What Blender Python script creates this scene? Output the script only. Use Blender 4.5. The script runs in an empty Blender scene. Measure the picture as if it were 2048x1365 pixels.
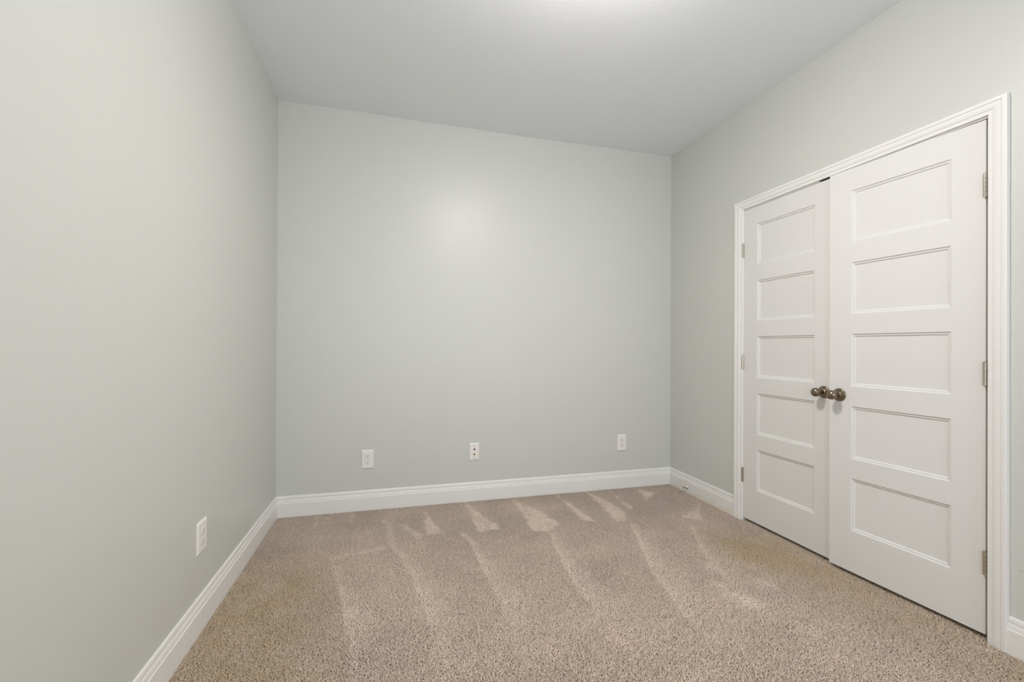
import bpy, bmesh, math, random
import numpy as np
from mathutils import Matrix, Vector

C = bpy.context.scene.collection
SC = bpy.context.scene
PI = math.pi

# ------------------------------------------------------------------ camera
# metres; X to the right along the back wall, Y into the room, Z up
XL, XR, YB, YF = -0.7372, 2.2294, 3.2125, -2.20
CAM_Z = 1.1281
F_PX = 886.19
yaw, pitch, roll = 0.26284, 0.003129, 0.005005
cam_d = bpy.data.cameras.new('camera')
cam_d.sensor_width = 36.0
cam_d.lens = F_PX / 2048 * 36
cam_d.shift_y = 7.4 / 2048
cam_d.clip_start = 0.02
cam = bpy.data.objects.new('camera', cam_d)
C.objects.link(cam)
sy, cy, sp, cp = math.sin(yaw), math.cos(yaw), math.sin(pitch), math.cos(pitch)
fw = Vector((sy*cp, cy*cp, sp)); rt = Vector((cy, -sy, 0)); up = rt.cross(fw)
r2 = rt*math.cos(roll) + up*math.sin(roll)
u2 = -rt*math.sin(roll) + up*math.cos(roll)
m = Matrix((r2, u2, -fw)).transposed().to_4x4()
m.translation = (0, 0, CAM_Z)
cam.matrix_world = m
SC.camera = cam

# ------------------------------------------------------------------ world, light, exposure
LAMP_POS = (0.73, 1.38, 2.60)
LAMP_STRENGTH = 102.0
LAMP_COL = (1.0, 0.948, 0.925)
FILL_POWER = 18.0
FILL_COL = (0.93, 0.98, 1.06)
EXPOSURE = 0.63
W = bpy.data.worlds.new('sky')
SC.world = W
W.use_nodes = True
bg = W.node_tree.nodes['Background']
bg.inputs[0].default_value = (0.75, 0.86, 1.0, 1)
bg.inputs[1].default_value = 0.8
vs = SC.view_settings
vs.view_transform = 'Standard'
vs.look = 'None'
vs.gamma = 1.0
vs.exposure = EXPOSURE
vs.use_curve_mapping = False
SC.cycles.max_bounces = 12
SC.cycles.diffuse_bounces = 8
SC.cycles.glossy_bounces = 4

# fill light added by two made-up windows behind the camera
FILL_WINDOWS = ((-0.66, 0.34), (1.10, 2.10))
WZ0, WZ1 = 0.50, 2.30
for wx0, wx1 in FILL_WINDOWS:
    al = bpy.data.lights.new('daylight', 'AREA')
    al.shape = 'RECTANGLE'; al.size = wx1 - wx0; al.size_y = WZ1 - WZ0
    al.energy = FILL_POWER; al.color = FILL_COL
    alo = bpy.data.objects.new('daylight', al); C.objects.link(alo)
    alo.location = ((wx0 + wx1)/2, YF - 0.16, (WZ0 + WZ1)/2)
    alo.rotation_euler = (PI/2, 0, 0)         # faces +Y, into the room


# ------------------------------------------------------------------ helpers
def lin(r, g, b):
    f = lambda c: (c/255/12.92) if c <= 10 else ((c/255 + 0.055)/1.055)**2.4
    return (f(r), f(g), f(b), 1)


def mat(name, col, rough=0.5, metal=0.0, spec=0.5):
    M = bpy.data.materials.new(name); M.use_nodes = True
    b = M.node_tree.nodes['Principled BSDF']
    b.inputs['Base Color'].default_value = col
    b.inputs['Roughness'].default_value = rough
    b.inputs['Metallic'].default_value = metal
    b.inputs['Specular IOR Level'].default_value = spec
    return M


def nodes(M):
    return M.node_tree.nodes, M.node_tree.links, M.node_tree.nodes['Principled BSDF']


def add_bump(M, scale, strength, dist=0.001, detail=3.0):
    n, l, b = nodes(M)
    tc = n.new('ShaderNodeTexCoord'); nt = n.new('ShaderNodeTexNoise'); bp = n.new('ShaderNodeBump')
    nt.inputs['Scale'].default_value = scale; nt.inputs['Detail'].default_value = detail
    bp.inputs['Strength'].default_value = strength; bp.inputs['Distance'].default_value = dist
    l.new(tc.outputs['Object'], nt.inputs['Vector']); l.new(nt.outputs['Fac'], bp.inputs['Height'])
    l.new(bp.outputs['Normal'], b.inputs['Normal'])


def add_mottle(M, col, col2, scale=2.0):
    """very slight unevenness of a painted surface"""
    n, l, b = nodes(M)
    tc = n.new('ShaderNodeTexCoord'); nt = n.new('ShaderNodeTexNoise'); mx = n.new('ShaderNodeMix')
    mx.data_type = 'RGBA'
    nt.inputs['Scale'].default_value = scale; nt.inputs['Detail'].default_value = 4
    mx.inputs['A'].default_value = col; mx.inputs['B'].default_value = col2
    l.new(tc.outputs['Object'], nt.inputs['Vector'])
    l.new(nt.outputs['Fac'], mx.inputs['Factor'])
    l.new(mx.outputs['Result'], b.inputs['Base Color'])
    return mx


def add_scuff(M, centre, size, col, amount):
    """a small scuff with a place of its own on the wall (object = world coordinates)"""
    n, l, b = nodes(M)
    src = b.inputs['Base Color'].links[0].from_socket if b.inputs['Base Color'].links else None
    tc = n.new('ShaderNodeTexCoord'); mp = n.new('ShaderNodeMapping'); mp.vector_type = 'TEXTURE'
    mp.inputs['Location'].default_value = centre; mp.inputs['Scale'].default_value = size
    ln = n.new('ShaderNodeVectorMath'); ln.operation = 'LENGTH'
    mr = n.new('ShaderNodeMapRange'); mr.inputs[1].default_value = 0.4; mr.inputs[2].default_value = 1.0
    mr.inputs[3].default_value = amount; mr.inputs[4].default_value = 0.0
    mx = n.new('ShaderNodeMix'); mx.data_type = 'RGBA'
    l.new(tc.outputs['Object'], mp.inputs['Vector']); l.new(mp.outputs['Vector'], ln.inputs[0])
    l.new(ln.outputs['Value'], mr.inputs[0]); l.new(mr.outputs[0], mx.inputs['Factor'])
    if src: l.new(src, mx.inputs['A'])
    else: mx.inputs['A'].default_value = b.inputs['Base Color'].default_value
    mx.inputs['B'].default_value = col
    l.new(mx.outputs['Result'], b.inputs['Base Color'])


def tag(o, label=None, cat=None, group=None, kind=None):
    if label: o['label'] = label
    if cat: o['category'] = cat
    if group: o['group'] = group
    if kind: o['kind'] = kind
    return o


def obj(name, bm, material, parent=None, smooth=False, recalc=True):
    if recalc: bmesh.ops.recalc_face_normals(bm, faces=bm.faces[:])
    me = bpy.data.meshes.new(name); bm.to_mesh(me); bm.free()
    if smooth:
        for p in me.polygons: p.use_smooth = True
    o = bpy.data.objects.new(name, me); C.objects.link(o)
    ms = material if isinstance(material, (list, tuple)) else [material]
    for mm in ms: me.materials.append(mm)
    if parent: o.parent = parent
    return o


def empty(name, loc, rotz=0.0):
    o = bpy.data.objects.new(name, None); C.objects.link(o)
    o.empty_display_size = 0.05
    o.location = loc; o.rotation_euler = (0, 0, rotz)
    return o


def box(bm, x0, x1, y0, y1, z0, z1, mi=0):
    v = [bm.verts.new(p) for p in ((x0,y0,z0),(x1,y0,z0),(x1,y1,z0),(x0,y1,z0),(x0,y0,z1),(x1,y0,z1),(x1,y1,z1),(x0,y1,z1))]
    for q in ((0,3,2,1),(4,5,6,7),(0,1,5,4),(1,2,6,5),(2,3,7,6),(3,0,4,7)):
        f = bm.faces.new([v[i] for i in q]); f.material_index = mi


def sweep(bm, sections):
    """sections: list of closed loops of points; joined in order and capped"""
    rings = [[bm.verts.new(p) for p in s] for s in sections]
    n = len(rings[0])
    for a, b in zip(rings[:-1], rings[1:]):
        for i in range(n):
            j = (i+1) % n
            bm.faces.new((a[i], a[j], b[j], b[i]))
    bm.faces.new(rings[0][::-1]); bm.faces.new(rings[-1])


def lathe(bm, prof, axis, origin, seg=40):
    """prof: (distance along axis, radius); axis 'x-' etc."""
    O = Vector(origin)
    A = {'x-': Vector((-1,0,0)), 'x': Vector((1,0,0)), 'y-': Vector((0,-1,0)), 'z': Vector((0,0,1)), 'z-': Vector((0,0,-1))}[axis]
    U = Vector((0,0,1)) if abs(A.z) < .5 else Vector((1,0,0))
    V = A.cross(U)
    rings = []
    for d, r in prof:
        if r < 1e-6: rings.append([bm.verts.new(O + A*d)])
        else: rings.append([bm.verts.new(O + A*d + (U*math.cos(2*PI*k/seg) + V*math.sin(2*PI*k/seg))*r) for k in range(seg)])
    for a, b in zip(rings[:-1], rings[1:]):
        for k in range(seg):
            j = (k+1) % seg
            q = []
            q += [a[k], a[j]] if len(a) > 1 else [a[0]]
            q += [b[j], b[k]] if len(b) > 1 else [b[0]]
            if len(q) > 2: bm.faces.new(q)
    for r in (rings[0], rings[-1]):
        if len(r) > 1: bm.faces.new(r)


def bevel(o, w, seg=2, ang=60):
    md = o.modifiers.new('edge', 'BEVEL'); md.width = w; md.segments = seg
    md.limit_method = 'ANGLE'; md.angle_limit = math.radians(ang)
    return o


# ------------------------------------------------------------------ materials
WALL_RGB = lin(203, 205, 200)
WALL2 = lin(201, 203, 198)
m_wall = mat('sage_grey_paint', WALL_RGB, 0.40, spec=0.45)
add_mottle(m_wall, WALL_RGB, WALL2, 1.5)
add_bump(m_wall, 240, 0.12, 0.0006)
add_scuff(m_wall, (XL, 2.149, 0.3737), (0.02, 0.012, 0.0022), lin(130, 128, 116), 0.75)
add_scuff(m_wall, (XR, 1.0857, 0.3125), (0.02, 0.006, 0.0016), lin(110, 106, 94), 0.8)
m_ceil = mat('ceiling_paint', lin(235, 239, 242), 0.75, spec=0.25)
add_bump(m_ceil, 160, 0.08, 0.0006)
m_trim = mat('white_semigloss_trim', lin(230, 229, 226), 0.32, spec=0.45)
m_dirty = mat('white_baseboard_paint', lin(230, 229, 226), 0.34, spec=0.45)
# cream paint smears low on the right baseboard, near the corner
n, l, b = nodes(m_dirty)
tc = n.new('ShaderNodeTexCoord'); sx = n.new('ShaderNodeSeparateXYZ'); nz = n.new('ShaderNodeTexNoise')
nz.inputs['Scale'].default_value = 9; nz.inputs['Detail'].default_value = 5
ma = n.new('ShaderNodeMath'); ma.operation = 'MULTIPLY_ADD'; ma.inputs[1].default_value = 0.09; ma.inputs[2].default_value = -0.018
mr = n.new('ShaderNodeMapRange'); sub = n.new('ShaderNodeMath'); sub.operation = 'SUBTRACT'
mr.inputs[1].default_value = -0.006; mr.inputs[2].default_value = 0.006; mr.inputs[3].default_value = 0; mr.inputs[4].default_value = 0.55
mx = n.new('ShaderNodeMix'); mx.data_type = 'RGBA'
mx.inputs['A'].default_value = lin(230, 229, 226); mx.inputs['B'].default_value = lin(226, 220, 200)
l.new(tc.outputs['Object'], sx.inputs[0]); l.new(tc.outputs['Object'], nz.inputs['Vector'])
l.new(nz.outputs['Fac'], ma.inputs[0]); l.new(ma.outputs[0], sub.inputs[0]); l.new(sx.outputs['Z'], sub.inputs[1])
l.new(sub.outputs[0], mr.inputs[0]); l.new(mr.outputs[0], mx.inputs['Factor']); l.new(mx.outputs['Result'], b.inputs['Base Color'])

m_door = mat('white_door_paint', lin(220, 219, 216), 0.5, spec=0.25)
m_plate = mat('white_plastic', lin(232, 229, 224), 0.35)
m_slot = mat('dark_slot', lin(30, 26, 22), 0.6)
m_screw = mat('painted_screw', lin(170, 168, 162), 0.4)
m_nickel = mat('satin_nickel', lin(198, 192, 180), 0.25, 1.0)
m_knob = mat('aged_nickel', lin(138, 126, 108), 0.24, 1.0)
m_brass = mat('gold_plated', lin(214, 170, 80), 0.3, 1.0)
m_rubber = mat('white_rubber', lin(228, 226, 220), 0.5)
m_backing = mat('carpet_backing', lin(160, 142, 124), 0.95, spec=0.05)
m_closet = mat('closet_paint', lin(190, 188, 180), 0.7)
m_glass = mat('window_glass', (1, 1, 1, 1), 0.0)
n, l, b = nodes(m_glass)
tb = n.new('ShaderNodeBsdfTransparent'); gb = n.new('ShaderNodeBsdfGlossy'); gb.inputs['Roughness'].default_value = 0.02
fr = n.new('ShaderNodeFresnel'); ms = n.new('ShaderNodeMixShader')
l.new(fr.outputs[0], ms.inputs[0]); l.new(tb.outputs[0], ms.inputs[1]); l.new(gb.outputs[0], ms.inputs[2])
l.new(ms.outputs[0], n['Material Output'].inputs['Surface'])
m_lamp = mat('frosted_lamp_glass', (1, 1, 1, 1), 0.4)
n, l, b = nodes(m_lamp)
b.inputs['Emission Color'].default_value = (*LAMP_COL, 1); b.inputs['Emission Strength'].default_value = LAMP_STRENGTH

# ------------------------------------------------------------------ room shell
TH = 0.12
JL, JR, HEAD = 2.4185, 1.1810, 2.0264        # door opening: far jamb, near jamb, head
CLX = XR + 0.75                              # back of the closet
ZT = 2.84

bm = bmesh.new(); box(bm, XL - TH, CLX + TH, YF - TH, YB + TH, -0.10, -0.0125)
tag(obj('floor', bm, m_backing), 'floor under the carpet of the empty room', 'floor', kind='structure')

bm = bmesh.new(); box(bm, XL - TH, XL, YF, YB, -0.0125, ZT)
tag(obj('wall_left', bm, m_wall), 'long pale sage wall with one outlet, left of the room', 'wall', kind='structure')
bm = bmesh.new(); box(bm, XL - TH, XR + TH, YB, YB + TH, -0.0125, ZT)
tag(obj('wall_back', bm, m_wall), 'pale grey-green back wall with three wall plates facing the camera', 'wall', kind='structure')
bm = bmesh.new()
box(bm, XR, XR + TH, JL + 0.018, YB, -0.0125, ZT)
box(bm, XR, XR + TH, YF, JR - 0.018, -0.0125, ZT)
box(bm, XR, XR + TH, JR - 0.018, JL + 0.018, HEAD + 0.018, ZT)
tag(obj('wall_right', bm, m_wall), 'pale sage wall around the white double closet doors', 'wall', kind='structure')
# wall behind the camera with added window openings
bm = bmesh.new()
edges = [XL - TH] + [v for w in FILL_WINDOWS for v in w] + [XR + TH]
for a, b in zip(edges[0::2], edges[1::2]): box(bm, a, b, YF - TH, YF, -0.0125, ZT)
for a, b in FILL_WINDOWS:
    box(bm, a, b, YF - TH, YF, -0.0125, WZ0); box(bm, a, b, YF - TH, YF, WZ1, ZT)
tag(obj('wall_front', bm, m_wall), 'pale sage wall behind the camera with two windows', 'wall', kind='structure')
# closet
bm = bmesh.new()
box(bm, CLX, CLX + TH, JR - 0.3, JL + 0.3, -0.0125, 2.5)
box(bm, XR + TH, CLX, JL + 0.3, JL + 0.3 + TH, -0.0125, 2.5)
box(bm, XR + TH, CLX, JR - 0.3 - TH, JR - 0.3, -0.0125, 2.5)
box(bm, XR + TH, CLX + TH, JR - 0.3 - TH, JL + 0.3 + TH, 2.5, 2.5 + TH)
tag(obj('wall_closet', bm, m_closet), 'dark closet interior behind the double doors', 'wall', kind='structure')

# ceiling: drywall a little wavy along the back wall
kx = [-0.7372, -0.60, -0.45, -0.25, -0.10, 0.06, 0.25, 0.45, 0.62, 0.85, 1.05, 1.45, 1.85, 2.2294]
kz = [2.7415, 2.7375, 2.7365, 2.7360, 2.7345, 2.7270, 2.7235, 2.7250, 2.7225, 2.7165, 2.7148, 2.7140, 2.7140, 2.7118]
bm = bmesh.new()
NX, NY = 120, 40
rows = []
for j in range(NY + 1):
    ty = (j / NY) ** 0.5
    y = YF + (YB - YF) * ty
    wgt = max(0.0, 1 - (YB - y) / 0.9) ** 1.5
    row = []
    for i in range(NX + 1):
        x = XL + (XR - XL) * i / NX
        z0 = 2.7415 + (2.7118 - 2.7415) * i / NX
        s = sum(np.interp(x + d, kx, kz) * w for d, w in ((-.06, .25), (0, .5), (.06, .25)))
        row.append(bm.verts.new((x, y, z0 + (s - z0) * wgt)))
    rows.append(row)
for j in range(NY):
    for i in range(NX):
        bm.faces.new((rows[j][i], rows[j+1][i], rows[j+1][i+1], rows[j][i+1]))
ret = bmesh.ops.extrude_face_region(bm, geom=bm.faces[:])
for v in ret['geom']:
    if isinstance(v, bmesh.types.BMVert): v.co.z = 2.86
tag(obj('ceiling', bm, m_ceil, smooth=False), 'plain pale grey ceiling above the empty room', 'ceiling', kind='structure')

# ------------------------------------------------------------------ baseboards
BP = [(0, -0.0125), (0.0148, -0.0125), (0.0148, 0.0835), (0.0140, 0.0850), (0.0122, 0.0862), (0.0122, 0.0878),
      (0.0115, 0.0960), (0.0100, 0.1040), (0.0085, 0.1072), (0.0045, 0.1078), (0.0045, 0.1102),
      (0.0078, 0.1110), (0.0072, 0.1210), (0.0055, 0.1280), (0.0035, 0.1300), (0, 0.1302)]


def baseboard(name, a, b, nrm, ma_, mb_, label, material=m_trim):
    """run from a to b; ma_/mb_ = mitre sign at each end (board shortens as it thickens)"""
    A, B, N = Vector((*a, 0)), Vector((*b, 0)), Vector((*nrm, 0))
    T = (B - A).normalized()
    bm = bmesh.new()
    sweep(bm, [[A + N*d + T*(d*ma_) + Vector((0,0,z)) for d, z in BP], [B + N*d - T*(d*mb_) + Vector((0,0,z)) for d, z in BP]])
    return tag(obj(name, bm, material), label, 'baseboard', kind='structure')


CASE_FAR, CASE_NEAR = 2.4866, 1.1164
baseboard('baseboard_left', (XL, YF), (XL, YB), (1, 0), 0, 1, 'white moulded baseboard along the left wall')
baseboard('baseboard_back', (XL, YB), (XR, YB), (0, -1), 1, 1, 'white moulded baseboard along the back wall')
baseboard('baseboard_right', (XR, YB), (XR, CASE_FAR), (-1, 0), 1, 0, 'short white baseboard between back corner and closet door, carrying the door stop', m_dirty)
baseboard('baseboard_right', (XR, CASE_NEAR), (XR, YF), (-1, 0), 0, 0, 'white baseboard on the near side of the closet doors')

# ------------------------------------------------------------------ door casing and jamb
CP = [(0, 0), (0, 0.0095), (0.0015, 0.0108), (0.0150, 0.0112), (0.0160, 0.0100), (0.0175, 0.0100), (0.0190, 0.0122),
      (0.0260, 0.0146), (0.0340, 0.0156), (0.0440, 0.0158), (0.0460, 0.0145), (0.0475, 0.0145), (0.0490, 0.0172),
      (0.0520, 0.0180), (0.0630, 0.0180), (0.0655, 0.0172), (0.0662, 0.0155), (0.0662, 0)]
CI_F, CI_N, CI_H, CO_H = 2.4195, 1.1750, 2.0328, 2.0880
wF, wN, wH = CASE_FAR - CI_F, CI_N - CASE_NEAR, CO_H - CI_H
trim = empty('trim_1', (XR, (JL + JR)/2, 0))
tag(trim, 'white moulded casing around the double closet doors', 'door casing', kind='structure')


def place(o, root):
    o.parent = root; o.matrix_parent_inverse = root.matrix_basis.inverted(); return o


def casing_part(name, secs):
    bm = bmesh.new(); sweep(bm, secs); return place(obj(name, bm, m_trim), trim)


def cpt(y, z, d): return Vector((XR - d, y, z))


k = 0.0662
casing_part('side_casing', [[cpt(CI_F + s/k*wF, -0.0125, d) for s, d in CP], [cpt(CI_F + s/k*wF, CI_H + s/k*wH, d) for s, d in CP]])
casing_part('side_casing', [[cpt(CI_N - s/k*wN, -0.0125, d) for s, d in CP], [cpt(CI_N - s/k*wN, CI_H + s/k*wH, d) for s, d in CP]])
casing_part('head_casing', [[cpt(CI_F + s/k*wF, CI_H + s/k*wH, d) for s, d in CP], [cpt(CI_N - s/k*wN, CI_H + s/k*wH, d) for s, d in CP]])
bm = bmesh.new()
box(bm, XR, XR + TH, JL, JL + 0.018, -0.0125, HEAD)
box(bm, XR + 0.037, XR + 0.07, JL - 0.011, JL, -0.0125, HEAD)
place(obj('side_jamb', bm, m_trim), trim)
bm = bmesh.new()
box(bm, XR, XR + TH, JR - 0.018, JR, -0.0125, HEAD)
box(bm, XR + 0.039, XR + 0.07, JR, JR + 0.011, -0.0125, HEAD)
place(obj('side_jamb', bm, m_trim), trim)
bm = bmesh.new()                                         # head jamb with the strike notch near the meeting doors
NA, NB = 1.800, 1.888
box(bm, XR, XR + TH, JR - 0.018, JL + 0.018, HEAD + 0.0075, HEAD + 0.018)
box(bm, XR, XR + TH, JR - 0.018, NA, HEAD, HEAD + 0.0075)
box(bm, XR, XR + TH, NB, JL + 0.018, HEAD, HEAD + 0.0075)
box(bm, XR + 0.040, XR + 0.07, JR, NA, HEAD - 0.011, HEAD)
box(bm, XR + 0.040, XR + 0.07, NB, JL, HEAD - 0.011, HEAD)
place(obj('head_jamb', bm, m_trim), trim)
bm = bmesh.new(); box(bm, XR + 0.004, XR + 0.036, NA + 0.001, NB - 0.001, HEAD + 0.0045, HEAD + 0.0076)  # dark colour stands in for the shade inside the notch
sp_ = place(obj('strike_plate', bm, m_slot), trim); sp_['label'] = 'dark strike recess above the meeting doors'

# ------------------------------------------------------------------ doors
DZ0, DZ1, DTH = 0.0125, 2.0242, 0.035
PANELS = [(1.914, 1.657), (1.554, 1.297), (1.198, 0.936), (0.837, 0.575), (0.479, 0.218)]
PROF = [(0, 0), (0.0012, 0.0004), (0.0048, 0.0050), (0.0058, 0.0054), (0.0098, 0.0050), (0.0110, 0.0054), (0.0150, 0.0098), (0.0162, 0.0102)]


def slab_mesh(width, sgn, stile):
    """front face at x=0, hinge edge at y=0, free edge at y=sgn*width, thickness to +x"""
    ys = [0, stile, width - stile, width]
    zs = [DZ0]
    for t, b in reversed(PANELS): zs += [b, t]
    zs.append(DZ1)
    bm = bmesh.new()
    grid = [[bm.verts.new((0, sgn*y, z)) for y in ys] for z in zs]
    for j in range(len(zs) - 1):
        for i in range(3):
            a, b_, c, d = grid[j][i], grid[j][i+1], grid[j+1][i+1], grid[j+1][i]
            if i == 1 and j % 2 == 1:
                prev = [a, b_, c, d]
                for ins, dep in PROF[1:]:
                    cur = [bm.verts.new((dep, sgn*(y + dy*ins), z + dz*ins)) for (y, dy, z, dz) in
                           ((ys[1], 1, zs[j], 1), (ys[2], -1, zs[j], 1), (ys[2], -1, zs[j+1], -1), (ys[1], 1, zs[j+1], -1))]
                    for q in range(4):
                        r = (q+1) % 4
                        bm.faces.new((prev[q], prev[r], cur[r], cur[q]))
                    prev = cur
                bm.faces.new(prev)
            else:
                bm.faces.new((a, b_, c, d))
    # back and edges
    border = [e for e in bm.edges if len(e.link_faces) == 1]
    ex = bmesh.ops.extrude_edge_only(bm, edges=border)
    nv = [g for g in ex['geom'] if isinstance(g, bmesh.types.BMVert)]
    for v in nv: v.co.x = DTH
    be = [g for g in ex['geom'] if isinstance(g, bmesh.types.BMEdge) and all(abs(v.co.x - DTH) < 1e-6 for v in g.verts)]
    bmesh.ops.contextual_create(bm, geom=be)
    return bm


def hinge(root, y, z, sgn):
    """barrel on the room side of the door edge (root-local); sgn = direction of the door leaf"""
    hgt, r = 0.090, 0.0064
    y0_ = -sgn*0.0008
    bm = bmesh.new()
    n = 5; seg = hgt/n
    for i in range(n):
        z0 = z - hgt/2 + i*seg
        lathe(bm, [(0.0006, r*0.8), (0.0010, r), (seg - 0.0010, r), (seg - 0.0006, r*0.8)], 'z', (-0.0075, y, z0), 36)
    h = obj('hinge', bm, m_nickel, root)
    bm = bmesh.new()
    lathe(bm, [(-0.0035, 0.0), (-0.003, 0.003), (-0.001, 0.0052), (0.002, 0.0048), (hgt - 0.002, 0.0048), (hgt + 0.001, 0.0052), (hgt + 0.003, 0.003), (hgt + 0.0035, 0)], 'z', (-0.0075, y, z - hgt/2), 24)
    obj('pin', bm, m_nickel, h)
    bm = bmesh.new()                                      # leaf let into the door edge, wrapping to the barrel
    box(bm, -0.0035, 0.030, y0_ - 0.0012, y0_ + 0.0012, z - hgt/2, z + hgt/2)
    obj('leaf', bm, m_nickel, h)
    return h


def knob(root, y, z):
    bm = bmesh.new()                                      # egg-shaped handle on a short neck
    pr = [(0.006, 0.0125), (0.012, 0.0120), (0.020, 0.0112), (0.0265, 0.0113), (0.0310, 0.0135), (0.0365, 0.0172), (0.042, 0.0203),
          (0.0485, 0.0229), (0.055, 0.0240), (0.061, 0.0235), (0.067, 0.0212), (0.0715, 0.0172), (0.0748, 0.0120), (0.0766, 0.0062), (0.0771, 0)]
    lathe(bm, pr, 'x-', (0, y, z), 48)
    k_ = obj('knob', bm, m_knob, root, smooth=True)
    bm = bmesh.new()
    pr = [(0, 0.0325), (0.0022, 0.0328), (0.0048, 0.0318), (0.0066, 0.0292), (0.0082, 0.0240), (0.0095, 0.0180), (0.0110, 0.0150), (0.0135, 0.0142), (0.0145, 0.0125), (0.0145, 0)]
    lathe(bm, pr, 'x-', (0, y, z), 48)
    obj('rose', bm, m_knob, k_, smooth=True)
    return k_


HZ = (1.765, 1.030, 0.293)
GAP_L, GAP_R = 0.002, 0.0078
d1 = empty('door_1', (XR + 0.0005, JL - GAP_L, 0))
tag(d1, 'white five-panel closet door, far leaf, hinged beside the short baseboard', 'door', kind='structure')
WL = 0.6125
bevel(obj('slab', slab_mesh(WL, -1, 0.1075), m_door, d1), 0.0012, 2)
for z in HZ: hinge(d1, 0.0040, z, -1)
knob(d1, -(JL - GAP_L - 1.8567), 0.8905)

ang = math.atan2(0.034, 0.615)
d2 = empty('door_2', (XR + 0.0052, JR + GAP_R, 0), ang)
tag(d2, 'white five-panel closet door, near leaf, standing slightly ajar', 'door', kind='structure')
WR = 0.6145
bevel(obj('slab', slab_mesh(WR, 1, 0.1085), m_door, d2), 0.0012, 2)
for z in HZ: hinge(d2, -0.0002, z, 1)
knob(d2, (1.7504 - JR - GAP_R)/math.cos(ang), 0.8885)


# ------------------------------------------------------------------ wall plates
def rounded(cx, cz, w, h, r, n=6):
    pts = []
    for sx_, sz_, a0 in ((1, 1, 0), (-1, 1, 90), (-1, -1, 180), (1, -1, 270)):
        for i in range(n + 1):
            a = math.radians(a0 + 90*i/n)
            pts.append((cx + sx_*(w/2 - r) + r*math.cos(a), cz + sz_*(h/2 - r) + r*math.sin(a)))
    return pts


def slabpoly(bm, layers):
    """layers: list of (points 2D, depth y) stacked; front is -y"""
    rings = [[bm.verts.new((x, -d, z)) for x, z in pts] for pts, d in layers]
    n_ = len(rings[0])
    for a, b_ in zip(rings[:-1], rings[1:]):
        for i in range(n_):
            j = (i+1) % n_
            bm.faces.new((a[i], a[j], b_[j], b_[i]))
    bm.faces.new(rings[0]); bm.faces.new(rings[-1])


def cover(root, w, h):
    bm = bmesh.new()
    slabpoly(bm, [(rounded(0, 0, w, h, .003), 0.0), (rounded(0, 0, w, h, .003), 0.0028), (rounded(0, 0, w - .002, h - .002, .003), 0.0042),
                  (rounded(0, 0, w - .008, h - .008, .003), 0.0062), (rounded(0, 0, w - .013, h - .013, .003), 0.0068)])
    return obj('cover_plate', bm, m_plate, root)


def face_pts(cz, w=0.0345, h=0.0285):
    """duplex face: round sides cut flat at top and bottom"""
    pts = []; r = w/2
    a1 = math.asin(h/2/r)
    for i in range(13): a = -a1 + 2*a1*i/12; pts.append((r*math.cos(a), cz + r*math.sin(a)))
    for i in range(13): a = PI - a1 + 2*a1*i/12; pts.append((r*math.cos(a), cz + r*math.sin(a)))
    return pts


def outlet(loc, rotz, label, w=0.079, h=0.128):
    root = empty('wall_outlet', loc, rotz)
    tag(root, label, 'outlet', 'duplex wall outlets')
    pl = cover(root, w, h)
    for cz in (0.0195, -0.0195):
        bm = bmesh.new()
        sh = lambda s: [(x*s, cz + (z - cz)*s) for x, z in face_pts(cz)]
        slabpoly(bm, [(sh(1), 0.0060), (sh(1), 0.0086), (sh(.96), 0.0092)])
        fc = obj('receptacle', bm, m_plate, root)
        bm = bmesh.new()
        box(bm, -0.0078, -0.0052, -0.0094, -0.0080, cz + 0.0005, cz + 0.0090)
        box(bm, 0.0054, 0.0076, -0.0094, -0.0080, cz + 0.0015, cz + 0.0085)
        obj('blade_slot', bm, m_slot, fc)
        bm = bmesh.new(); lathe(bm, [(0.0080, 0.0030), (0.0094, 0.0030)], 'y-', (0, 0, cz - 0.0068), 16)
        obj('ground_hole', bm, m_slot, fc)
        bm = bmesh.new()                                   # thin shadow joint around the face
        slabpoly(bm, [(sh(1.05), 0.0064), (sh(1.05), 0.00695)])
        obj('face_joint', bm, m_screw, fc)
    bm = bmesh.new(); lathe(bm, [(0.0064, 0.0034), (0.0074, 0.0034), (0.0080, 0.0024), (0.0080, 0)], 'y-', (0, 0, 0), 18)
    obj('screw', bm, m_plate, root)
    return root


outlet((-0.1631, YB, 0.3425), 0, 'white duplex outlet on the back wall, nearest the left corner')
outlet((1.7814, YB, 0.3572), 0, 'white duplex outlet on the back wall, nearest the closet doors')
outlet((XL, 2.0388, 0.3605), PI/2, 'white duplex outlet alone on the left wall', 0.087, 0.126)

root = empty('media_plate', (0.5814, YB, 0.3525))
tag(root, 'white wall plate with a gold coaxial jack and dark phone jack', 'wall plate')
cover(root, 0.0725, 0.125)
for cz in (0.0450, -0.0450):
    bm = bmesh.new(); lathe(bm, [(0.0064, 0.0036), (0.0074, 0.0036), (0.0079, 0.0028), (0.0079, 0)], 'y-', (0, 0, cz), 18)
    sc_ = obj('screw', bm, m_screw, root)
    bm = bmesh.new(); box(bm, -0.0028, 0.0028, -0.0082, -0.0078, cz - 0.0005, cz + 0.0005)
    obj('screw_slot', bm, m_slot, sc_)
bm = bmesh.new(); slabpoly(bm, [(rounded(0, 0.0165, 0.0175, 0.0205, .0015), 0.0064), (rounded(0, 0.0165, 0.0175, 0.0205, .0015), 0.0076)])
jk = obj('phone_jack', bm, m_plate, root); jk['label'] = 'white phone jack with a dark keyhole socket'
bm = bmesh.new()
box(bm, -0.0062, 0.0062, -0.0079, -0.0068, 0.0165, 0.0235); box(bm, -0.0034, 0.0034, -0.0079, -0.0068, 0.0125, 0.0165); box(bm, -0.0018, 0.0018, -0.0079, -0.0068, 0.0095, 0.0125)
obj('socket', bm, m_slot, jk)
bm = bmesh.new()
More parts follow.
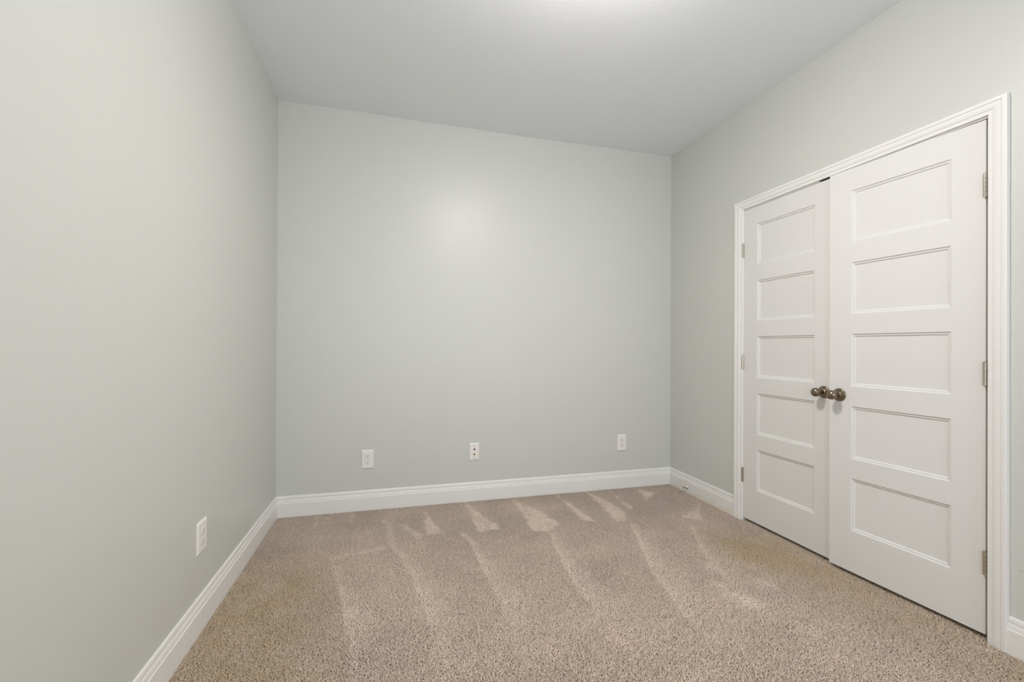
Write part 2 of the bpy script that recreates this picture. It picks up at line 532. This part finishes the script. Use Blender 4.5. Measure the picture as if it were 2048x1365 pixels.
lathe(bm, [(0.0064, 0.0072), (0.0090, 0.0072), (0.0092, 0.0050), (0.0170, 0.0048), (0.0174, 0.0044), (0.0174, 0.0032), (0.0165, 0.0030), (0.0165, 0)], 'y-', (0, 0, -0.0165), 6)
cj = obj('coaxial_jack', bm, m_brass, root); cj['label'] = 'gold threaded coaxial jack'
bm = bmesh.new(); lathe(bm, [(0.0166, 0.0030), (0.0176, 0.0030)], 'y-', (0, 0, -0.0165), 16)
obj('jack_hole', bm, m_slot, cj)

# ------------------------------------------------------------------ door stop on the right baseboard
DSX = XR - 0.0148
ds = empty('door_stop', (DSX, 2.973, 0.0385))
tag(ds, 'small metal door stop with white tip on the right baseboard by the corner', 'door stop')
bm = bmesh.new()
lathe(bm, [(0, 0.0125), (0.003, 0.0125), (0.006, 0.0105), (0.012, 0.0068), (0.018, 0.0050), (0.056, 0.0046), (0.058, 0.0046)], 'x-', (0, 0, 0), 24)
rod = obj('rod', bm, m_nickel, ds, smooth=False)
bm = bmesh.new()
lathe(bm, [(0.0575, 0.0062), (0.066, 0.0062), (0.069, 0.0050), (0.0695, 0)], 'x-', (0, 0, 0), 24)
tip = obj('rubber_tip', bm, m_rubber, ds, smooth=False); tip['label'] = 'white rubber tip'
ds.rotation_euler = (0, math.radians(-2), math.radians(3))

# ------------------------------------------------------------------ ceiling light (just above the frame) and the added, unseen window behind the camera
cl = empty('ceiling_light', (LAMP_POS[0], LAMP_POS[1], 2.7215))
tag(cl, 'frosted glass ceiling light with white metal pan', 'ceiling light')
dz = 2.7215 - LAMP_POS[2]
bm = bmesh.new(); lathe(bm, [(0.0, 0.075), (0.018, 0.078), (0.026, 0.070), (0.028, 0.014), (dz - 0.034, 0.014), (dz - 0.030, 0.125), (dz - 0.022, 0.152), (dz, 0.155), (dz, 0)], 'z-', (0, 0, 0.002), 48)
obj('pan', bm, m_trim, cl)
bm = bmesh.new(); lathe(bm, [(0.001, 0.146)] + [(0.002 + 0.066*math.sin(a), 0.146*math.cos(a)) for a in [i*PI/24 for i in range(1, 12)]] + [(0.068, 0)], 'z-', (0, 0, -dz), 48)
obj('glass_shade', bm, m_lamp, cl, smooth=True)

for q, (wx0, wx1) in enumerate(FILL_WINDOWS):
    win = empty('window_%d' % (q + 1), ((wx0 + wx1)/2, YF, WZ0))
    tag(win, 'white double-hung window behind the camera, nearer the %s wall' % ('left', 'closet')[q], 'window', kind='structure')
    bm = bmesh.new()
    for a in ((wx0 - .06, wx0, WZ0 - .06, WZ1 + .06), (wx1, wx1 + .06, WZ0 - .06, WZ1 + .06), (wx0, wx1, WZ1, WZ1 + .06), (wx0, wx1, WZ0 - .06, WZ0)):
        box(bm, a[0], a[1], YF, YF + .018, a[2], a[3])
    place(obj('window_casing', bm, m_trim), win)
    zm = (WZ0 + WZ1)/2
    for z0, z1, yo in ((WZ0, zm + .02, .05), (zm - .02, WZ1, .085)):
        bm = bmesh.new(); y0, y1 = YF - yo - .016, YF - yo + .016
        box(bm, wx0, wx0 + .04, y0, y1, z0, z1); box(bm, wx1 - .04, wx1, y0, y1, z0, z1)
        box(bm, wx0 + .04, wx1 - .04, y0, y1, z0, z0 + .04); box(bm, wx0 + .04, wx1 - .04, y0, y1, z1 - .04, z1)
        s_ = place(obj('sash', bm, m_trim), win)
        bm = bmesh.new(); box(bm, wx0 + .04, wx1 - .04, YF - yo - .002, YF - yo + .002, z0 + .04, z1 - .04)
        p_ = obj('pane', bm, m_glass); p_.parent = s_; p_.matrix_parent_inverse = win.matrix_basis.inverted()

# ------------------------------------------------------------------ carpet: cut pile, tuft by tuft
TRACKS = [  # vacuum tracks: (outline on the floor, strength)
 ([(0.214,3.062),(0.191,2.682),(0.307,2.682)],.9), ([(0.511,3.187),(0.507,2.630),(0.663,2.682)],1),
 ([(0.860,3.163),(0.842,2.590),(0.937,2.565),(1.042,2.649),(0.988,2.875)],1), ([(1.212,3.177),(1.201,2.642),(1.280,2.639),(1.252,2.915)],.9),
 ([(1.460,3.186),(1.404,2.582),(1.463,2.592),(1.539,2.706),(1.529,2.971)],.9), ([(1.651,3.175),(1.597,2.768),(1.636,2.788)],.8),
 ([(1.892,3.165),(1.813,2.899),(1.978,3.018)],.9), ([(2.148,2.739),(1.877,2.556),(1.959,2.482)],.8),
 ([(-0.049,3.012),(-0.020,2.587),(0.037,2.541),(0.004,2.898)],.55), ([(0.026,2.893),(0.162,2.640),(0.180,2.692),(0.096,2.867)],.7),
 ([(-0.304,2.492),(-0.044,2.574),(-0.044,2.606),(-0.309,2.528)],.6), ([(-0.480,3.148),(-0.469,2.948),(-0.456,2.946),(-0.467,3.146)],.6),
 ([(-0.260,3.155),(-0.255,2.989),(-0.242,2.986),(-0.247,3.153)],.6),
 ([(1.567,2.015),(1.551,1.901),(1.639,1.899),(1.665,2.002)],.8), ([(1.485,1.805),(1.454,1.622),(1.539,1.533),(1.618,1.572),(1.566,1.717),(1.540,1.800)],.9),
 ([(1.698,1.798),(1.663,1.700),(1.760,1.693),(1.806,1.770)],.8), ([(1.591,1.460),(1.557,1.351),(1.614,1.347),(1.650,1.388),(1.627,1.457)],.7),
 ([(1.320,1.881),(1.323,1.771),(1.378,1.783),(1.377,1.881)],.6)]
STREAKS = [  # long strokes: sharp left edge, fading to the right and towards the near end: (edge, width at far end, width at near end, strength)
 ([(-0.302,2.475),(-0.263,2.330),(-0.191,2.020),(-0.136,1.740)], .03, .12, 1),
 ([(-0.023,2.620),(0.044,2.496),(0.102,2.225),(0.140,1.945),(0.178,1.687)], .025, .13, 1),
 ([(0.396,2.696),(0.440,2.555),(0.448,2.333),(0.463,2.003),(0.481,1.801)], .02, .11, 1),
 ([(0.934,2.574),(0.875,2.222),(0.848,1.970),(0.848,1.705)], .03, .16, 1),
 ([(1.488,2.560),(1.338,2.163),(1.261,1.925),(1.195,1.615)], .03, .16, 1),
 ([(1.852,2.467),(1.699,2.165),(1.612,1.976),(1.576,1.759)], .02, .10, .85)]
rng = np.random.default_rng(7)


def vnoise(x, y, cell, seed):
    g = np.random.default_rng(seed).random((64, 64))
    u, v = x/cell + 100, y/cell + 100
    i, j = np.floor(u).astype(int), np.floor(v).astype(int)
    fu, fv = u - i, v - j
    fu, fv = fu*fu*(3 - 2*fu), fv*fv*(3 - 2*fv)
    G = lambda a, b_: g[a % 64, b_ % 64]
    return (G(i, j)*(1-fu) + G(i+1, j)*fu)*(1-fv) + (G(i, j+1)*(1-fu) + G(i+1, j+1)*fu)*fv


def signed(poly, x, y):
    """positive inside, metres to the outline"""
    P = np.array(poly); n_ = len(P)
    d = np.full(x.shape, 1e9); ins = np.zeros(x.shape, bool)
    for a in range(n_):
        x0, y0 = P[a]; x1, y1 = P[(a+1) % n_]
        ex, ey = x1-x0, y1-y0
        t = np.clip(((x-x0)*ex + (y-y0)*ey)/(ex*ex + ey*ey), 0, 1)
        d = np.minimum(d, np.hypot(x-x0-t*ex, y-y0-t*ey))
        c_ = ((y0 > y) != (y1 > y)) & (x < (x1-x0)*(y-y0)/((y1-y0) if abs(y1-y0) > 1e-9 else 1e-9) + x0)
        ins ^= c_
    return np.where(ins, d, -d)


def scatter(x0, x1, y0, y1, s):
    nx, ny = int((x1-x0)/s), int((y1-y0)/s)
    gx, gy = np.meshgrid(x0 + (np.arange(nx) + .5)*(x1-x0)/nx, y0 + (np.arange(ny) + .5)*(y1-y0)/ny)
    gx = gx + rng.uniform(-.8, .8, gx.shape)*s; gy = gy + rng.uniform(-.8, .8, gy.shape)*s
    return gx.ravel(), gy.ravel(), np.full(gx.size, s)


e = 0.0170
SP = 0.0041
parts = [scatter(XL + e, XR - e, 0.75, YB - e, SP), scatter(XL + e, XR - e, YF + .003, 0.75, 0.012), scatter(XR - e, XR + 0.10, JR + .004, JL - .004, SP)]
X = np.concatenate([p[0] for p in parts]); Y = np.concatenate([p[1] for p in parts]); S = np.concatenate([p[2] for p in parts])/0.0050
N = X.size
track = np.zeros(N)
jx = (vnoise(X, Y, .035, 3) - .5)*.05
for poly, st in TRACKS:
    P = np.array(poly); lo, hi = P.min(0) - .10, P.max(0) + .10
    sel = np.where((X > lo[0]) & (X < hi[0]) & (Y > lo[1]) & (Y < hi[1]))[0]
    s_ = signed(poly, X[sel], Y[sel]) + jx[sel]*.6
    soft = .075 if P[:, 1].max() < 2.1 else .022
    track[sel] = np.maximum(track[sel], st*np.clip((s_ + soft*.4)/soft, 0, 1)**(1.4 if soft > .05 else 1))
for edge, w0, w1, st in STREAKS:
    E_ = np.array(edge)[::-1]
    ex = np.interp(Y, E_[:, 1], E_[:, 0])
    t_ = np.clip((E_[-1, 1] - Y)/(E_[-1, 1] - E_[0, 1]), 0, 1.25)
    w_ = w0 + (w1 - w0)*t_
    dx = X - ex + jx*.22
    inten = np.where(dx > 0, np.exp(-(dx/w_)**2)*.62 + .38*np.exp(-(dx/.016)**2), np.exp(-(dx/.008)**2))
    inten = inten*np.clip((E_[-1, 1] - Y)/.06, 0, 1)*np.clip((Y - E_[0, 1] + .25)/.45, 0, 1)
    track = np.maximum(track, .85*st*inten)
mott = vnoise(X, Y, .11, 11)*.6 + vnoise(X, Y, .045, 12)*.4
track = np.clip(track*(.65 + .6*mott), 0, 1)
# lean: ordinary pile lies away in random directions; vacuumed streaks lie the other way
th = rng.uniform(0, 2*PI, N)
lean = 0.5 + 1.0*rng.random(N)
bx = -0.15 + 0.2*(vnoise(X, Y, .25, 21) - .5); far = np.clip((Y - 2.60 + .05*(vnoise(X, Y, .2, 41) - .5))/.04, 0, 1)       # strip along the back wall, brushed away from the room
by = 0.05 + 0.40*far - 0.75*track - 0.30*far*track
big = vnoise(X, Y, .33, 51)*.5 + vnoise(X, Y, .14, 52)*.5
lx = np.cos(th)*lean + bx; ly = np.sin(th)*lean + by
H_ = (0.0080 + 0.0042*rng.random(N))
# pile beside a wall leans away from it
lx = np.where(X + lx*H_ < XL + .018, np.abs(lx), lx)
lx = np.where((X + lx*H_ > XR - .018) & ~((Y > JR) & (Y < JL)), -np.abs(lx), lx)
ly = np.where(Y + ly*H_ > YB - .018, -np.abs(ly), ly)
base_z = -0.0125
r0 = S*(0.00185 + 0.0008*rng.random(N))
ph = rng.uniform(0, 2*PI, N)
K = 3
V = np.zeros((N, 7, 3))
tw = rng.uniform(-.9, .9, N)
for ring, (t, rr) in enumerate(((0.0, 1.0), (0.62, 1.12))):
    cx_ = X + lx*H_*t*t*0.9; cy_ = Y + ly*H_*t*t*0.9; cz_ = base_z + H_*t
    for q in range(K):
        a = ph + tw*t + 2*PI*q/K
        V[:, ring*3 + q, 0] = cx_ + np.cos(a)*r0*rr
        V[:, ring*3 + q, 1] = cy_ + np.sin(a)*r0*rr
        V[:, ring*3 + q, 2] = cz_
V[:, 6, 0] = X + lx*H_*0.95; V[:, 6, 1] = Y + ly*H_*0.95; V[:, 6, 2] = base_z + H_
V[:, :, 0] = np.clip(V[:, :, 0], XL + .0149, np.where(((Y > JR) & (Y < JL))[:, None], XR + .12, XR - .0149))
V[:, :, 1] = np.clip(V[:, :, 1], YF, YB - .0149)
idx = np.arange(N)[:, None]*7
quads = np.concatenate([idx + np.array([q, (q+1) % 3, 3 + (q+1) % 3, 3 + q]) for q in range(3)], 1).reshape(-1)
tris = np.concatenate([idx + np.array([3 + q, 3 + (q+1) % 3, 6]) for q in range(3)], 1).reshape(-1)
loops = np.concatenate([quads, tris]).astype(np.int32)
nq, nt_ = quads.size//4, tris.size//3
starts = np.concatenate([np.arange(nq)*4, nq*4 + np.arange(nt_)*3]).astype(np.int32)
me = bpy.data.meshes.new('carpet')
me.vertices.add(N*7); me.vertices.foreach_set('co', V.astype(np.float32).reshape(-1))
me.loops.add(loops.size); me.loops.foreach_set('vertex_index', loops)
me.polygons.add(nq + nt_); me.polygons.foreach_set('loop_start', starts)
me.polygons.foreach_set('use_smooth', np.ones(nq + nt_, dtype=bool))
me.update(calc_edges=True)
# yarn colour: flecked beige yarn, soiled yellowish areas by the doors, warm light painted in at left, vacuum tracks slightly paler
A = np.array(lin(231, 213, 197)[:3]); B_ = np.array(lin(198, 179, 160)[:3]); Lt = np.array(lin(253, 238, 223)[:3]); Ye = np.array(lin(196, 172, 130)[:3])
fl = rng.random(N)[:, None]
col = A*(1-fl*.9) + B_*fl*.9
col = col*(0.83 + 0.26*big - 0.06*far)[:, None]
col = col + (Lt - col)*(track*.80)[:, None]
soil_and_cast = 0.75*np.exp(-(((X-1.883)/.16)**2 + ((Y-2.066)/.20)**2)) + .55*np.exp(-(((X-2.06)/.12)**2 + ((Y-1.84)/.22)**2))
soil_and_cast = soil_and_cast + .75*np.clip((-0.17 + (2.45 - Y)*.07 - X)/.30, 0, 1)*np.clip((2.75 - Y)/.5, 0, 1)  # warm light cast painted into the yarn along the left wall
soil_and_cast = soil_and_cast + .38*np.clip((X - 1.72 - .14*np.clip(1.9 - Y, 0, 1))/.25, 0, 1)*np.clip((2.35 - Y)/.3, 0, 1)
soil_and_cast = np.clip(soil_and_cast*(.35 + .9*vnoise(X, Y, .09, 31) + .4*vnoise(X, Y, .03, 32)), 0, .9)
col = col + (Ye - col)*(soil_and_cast*.7)[:, None]
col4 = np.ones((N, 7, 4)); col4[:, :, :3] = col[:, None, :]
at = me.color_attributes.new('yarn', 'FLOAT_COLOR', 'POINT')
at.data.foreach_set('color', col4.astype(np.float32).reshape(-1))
m_carpet = mat('carpet_yarn', lin(170, 152, 136), 0.95, spec=0.08)
n, l, b = nodes(m_carpet)
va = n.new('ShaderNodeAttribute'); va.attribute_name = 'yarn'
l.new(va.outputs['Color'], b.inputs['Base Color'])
b.inputs['Sheen Weight'].default_value = 0.25
me.materials.append(m_carpet)
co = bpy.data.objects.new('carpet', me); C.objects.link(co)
tag(co, 'beige-brown cut pile carpet with pale vacuum tracks across the room', 'carpet', kind='stuff')
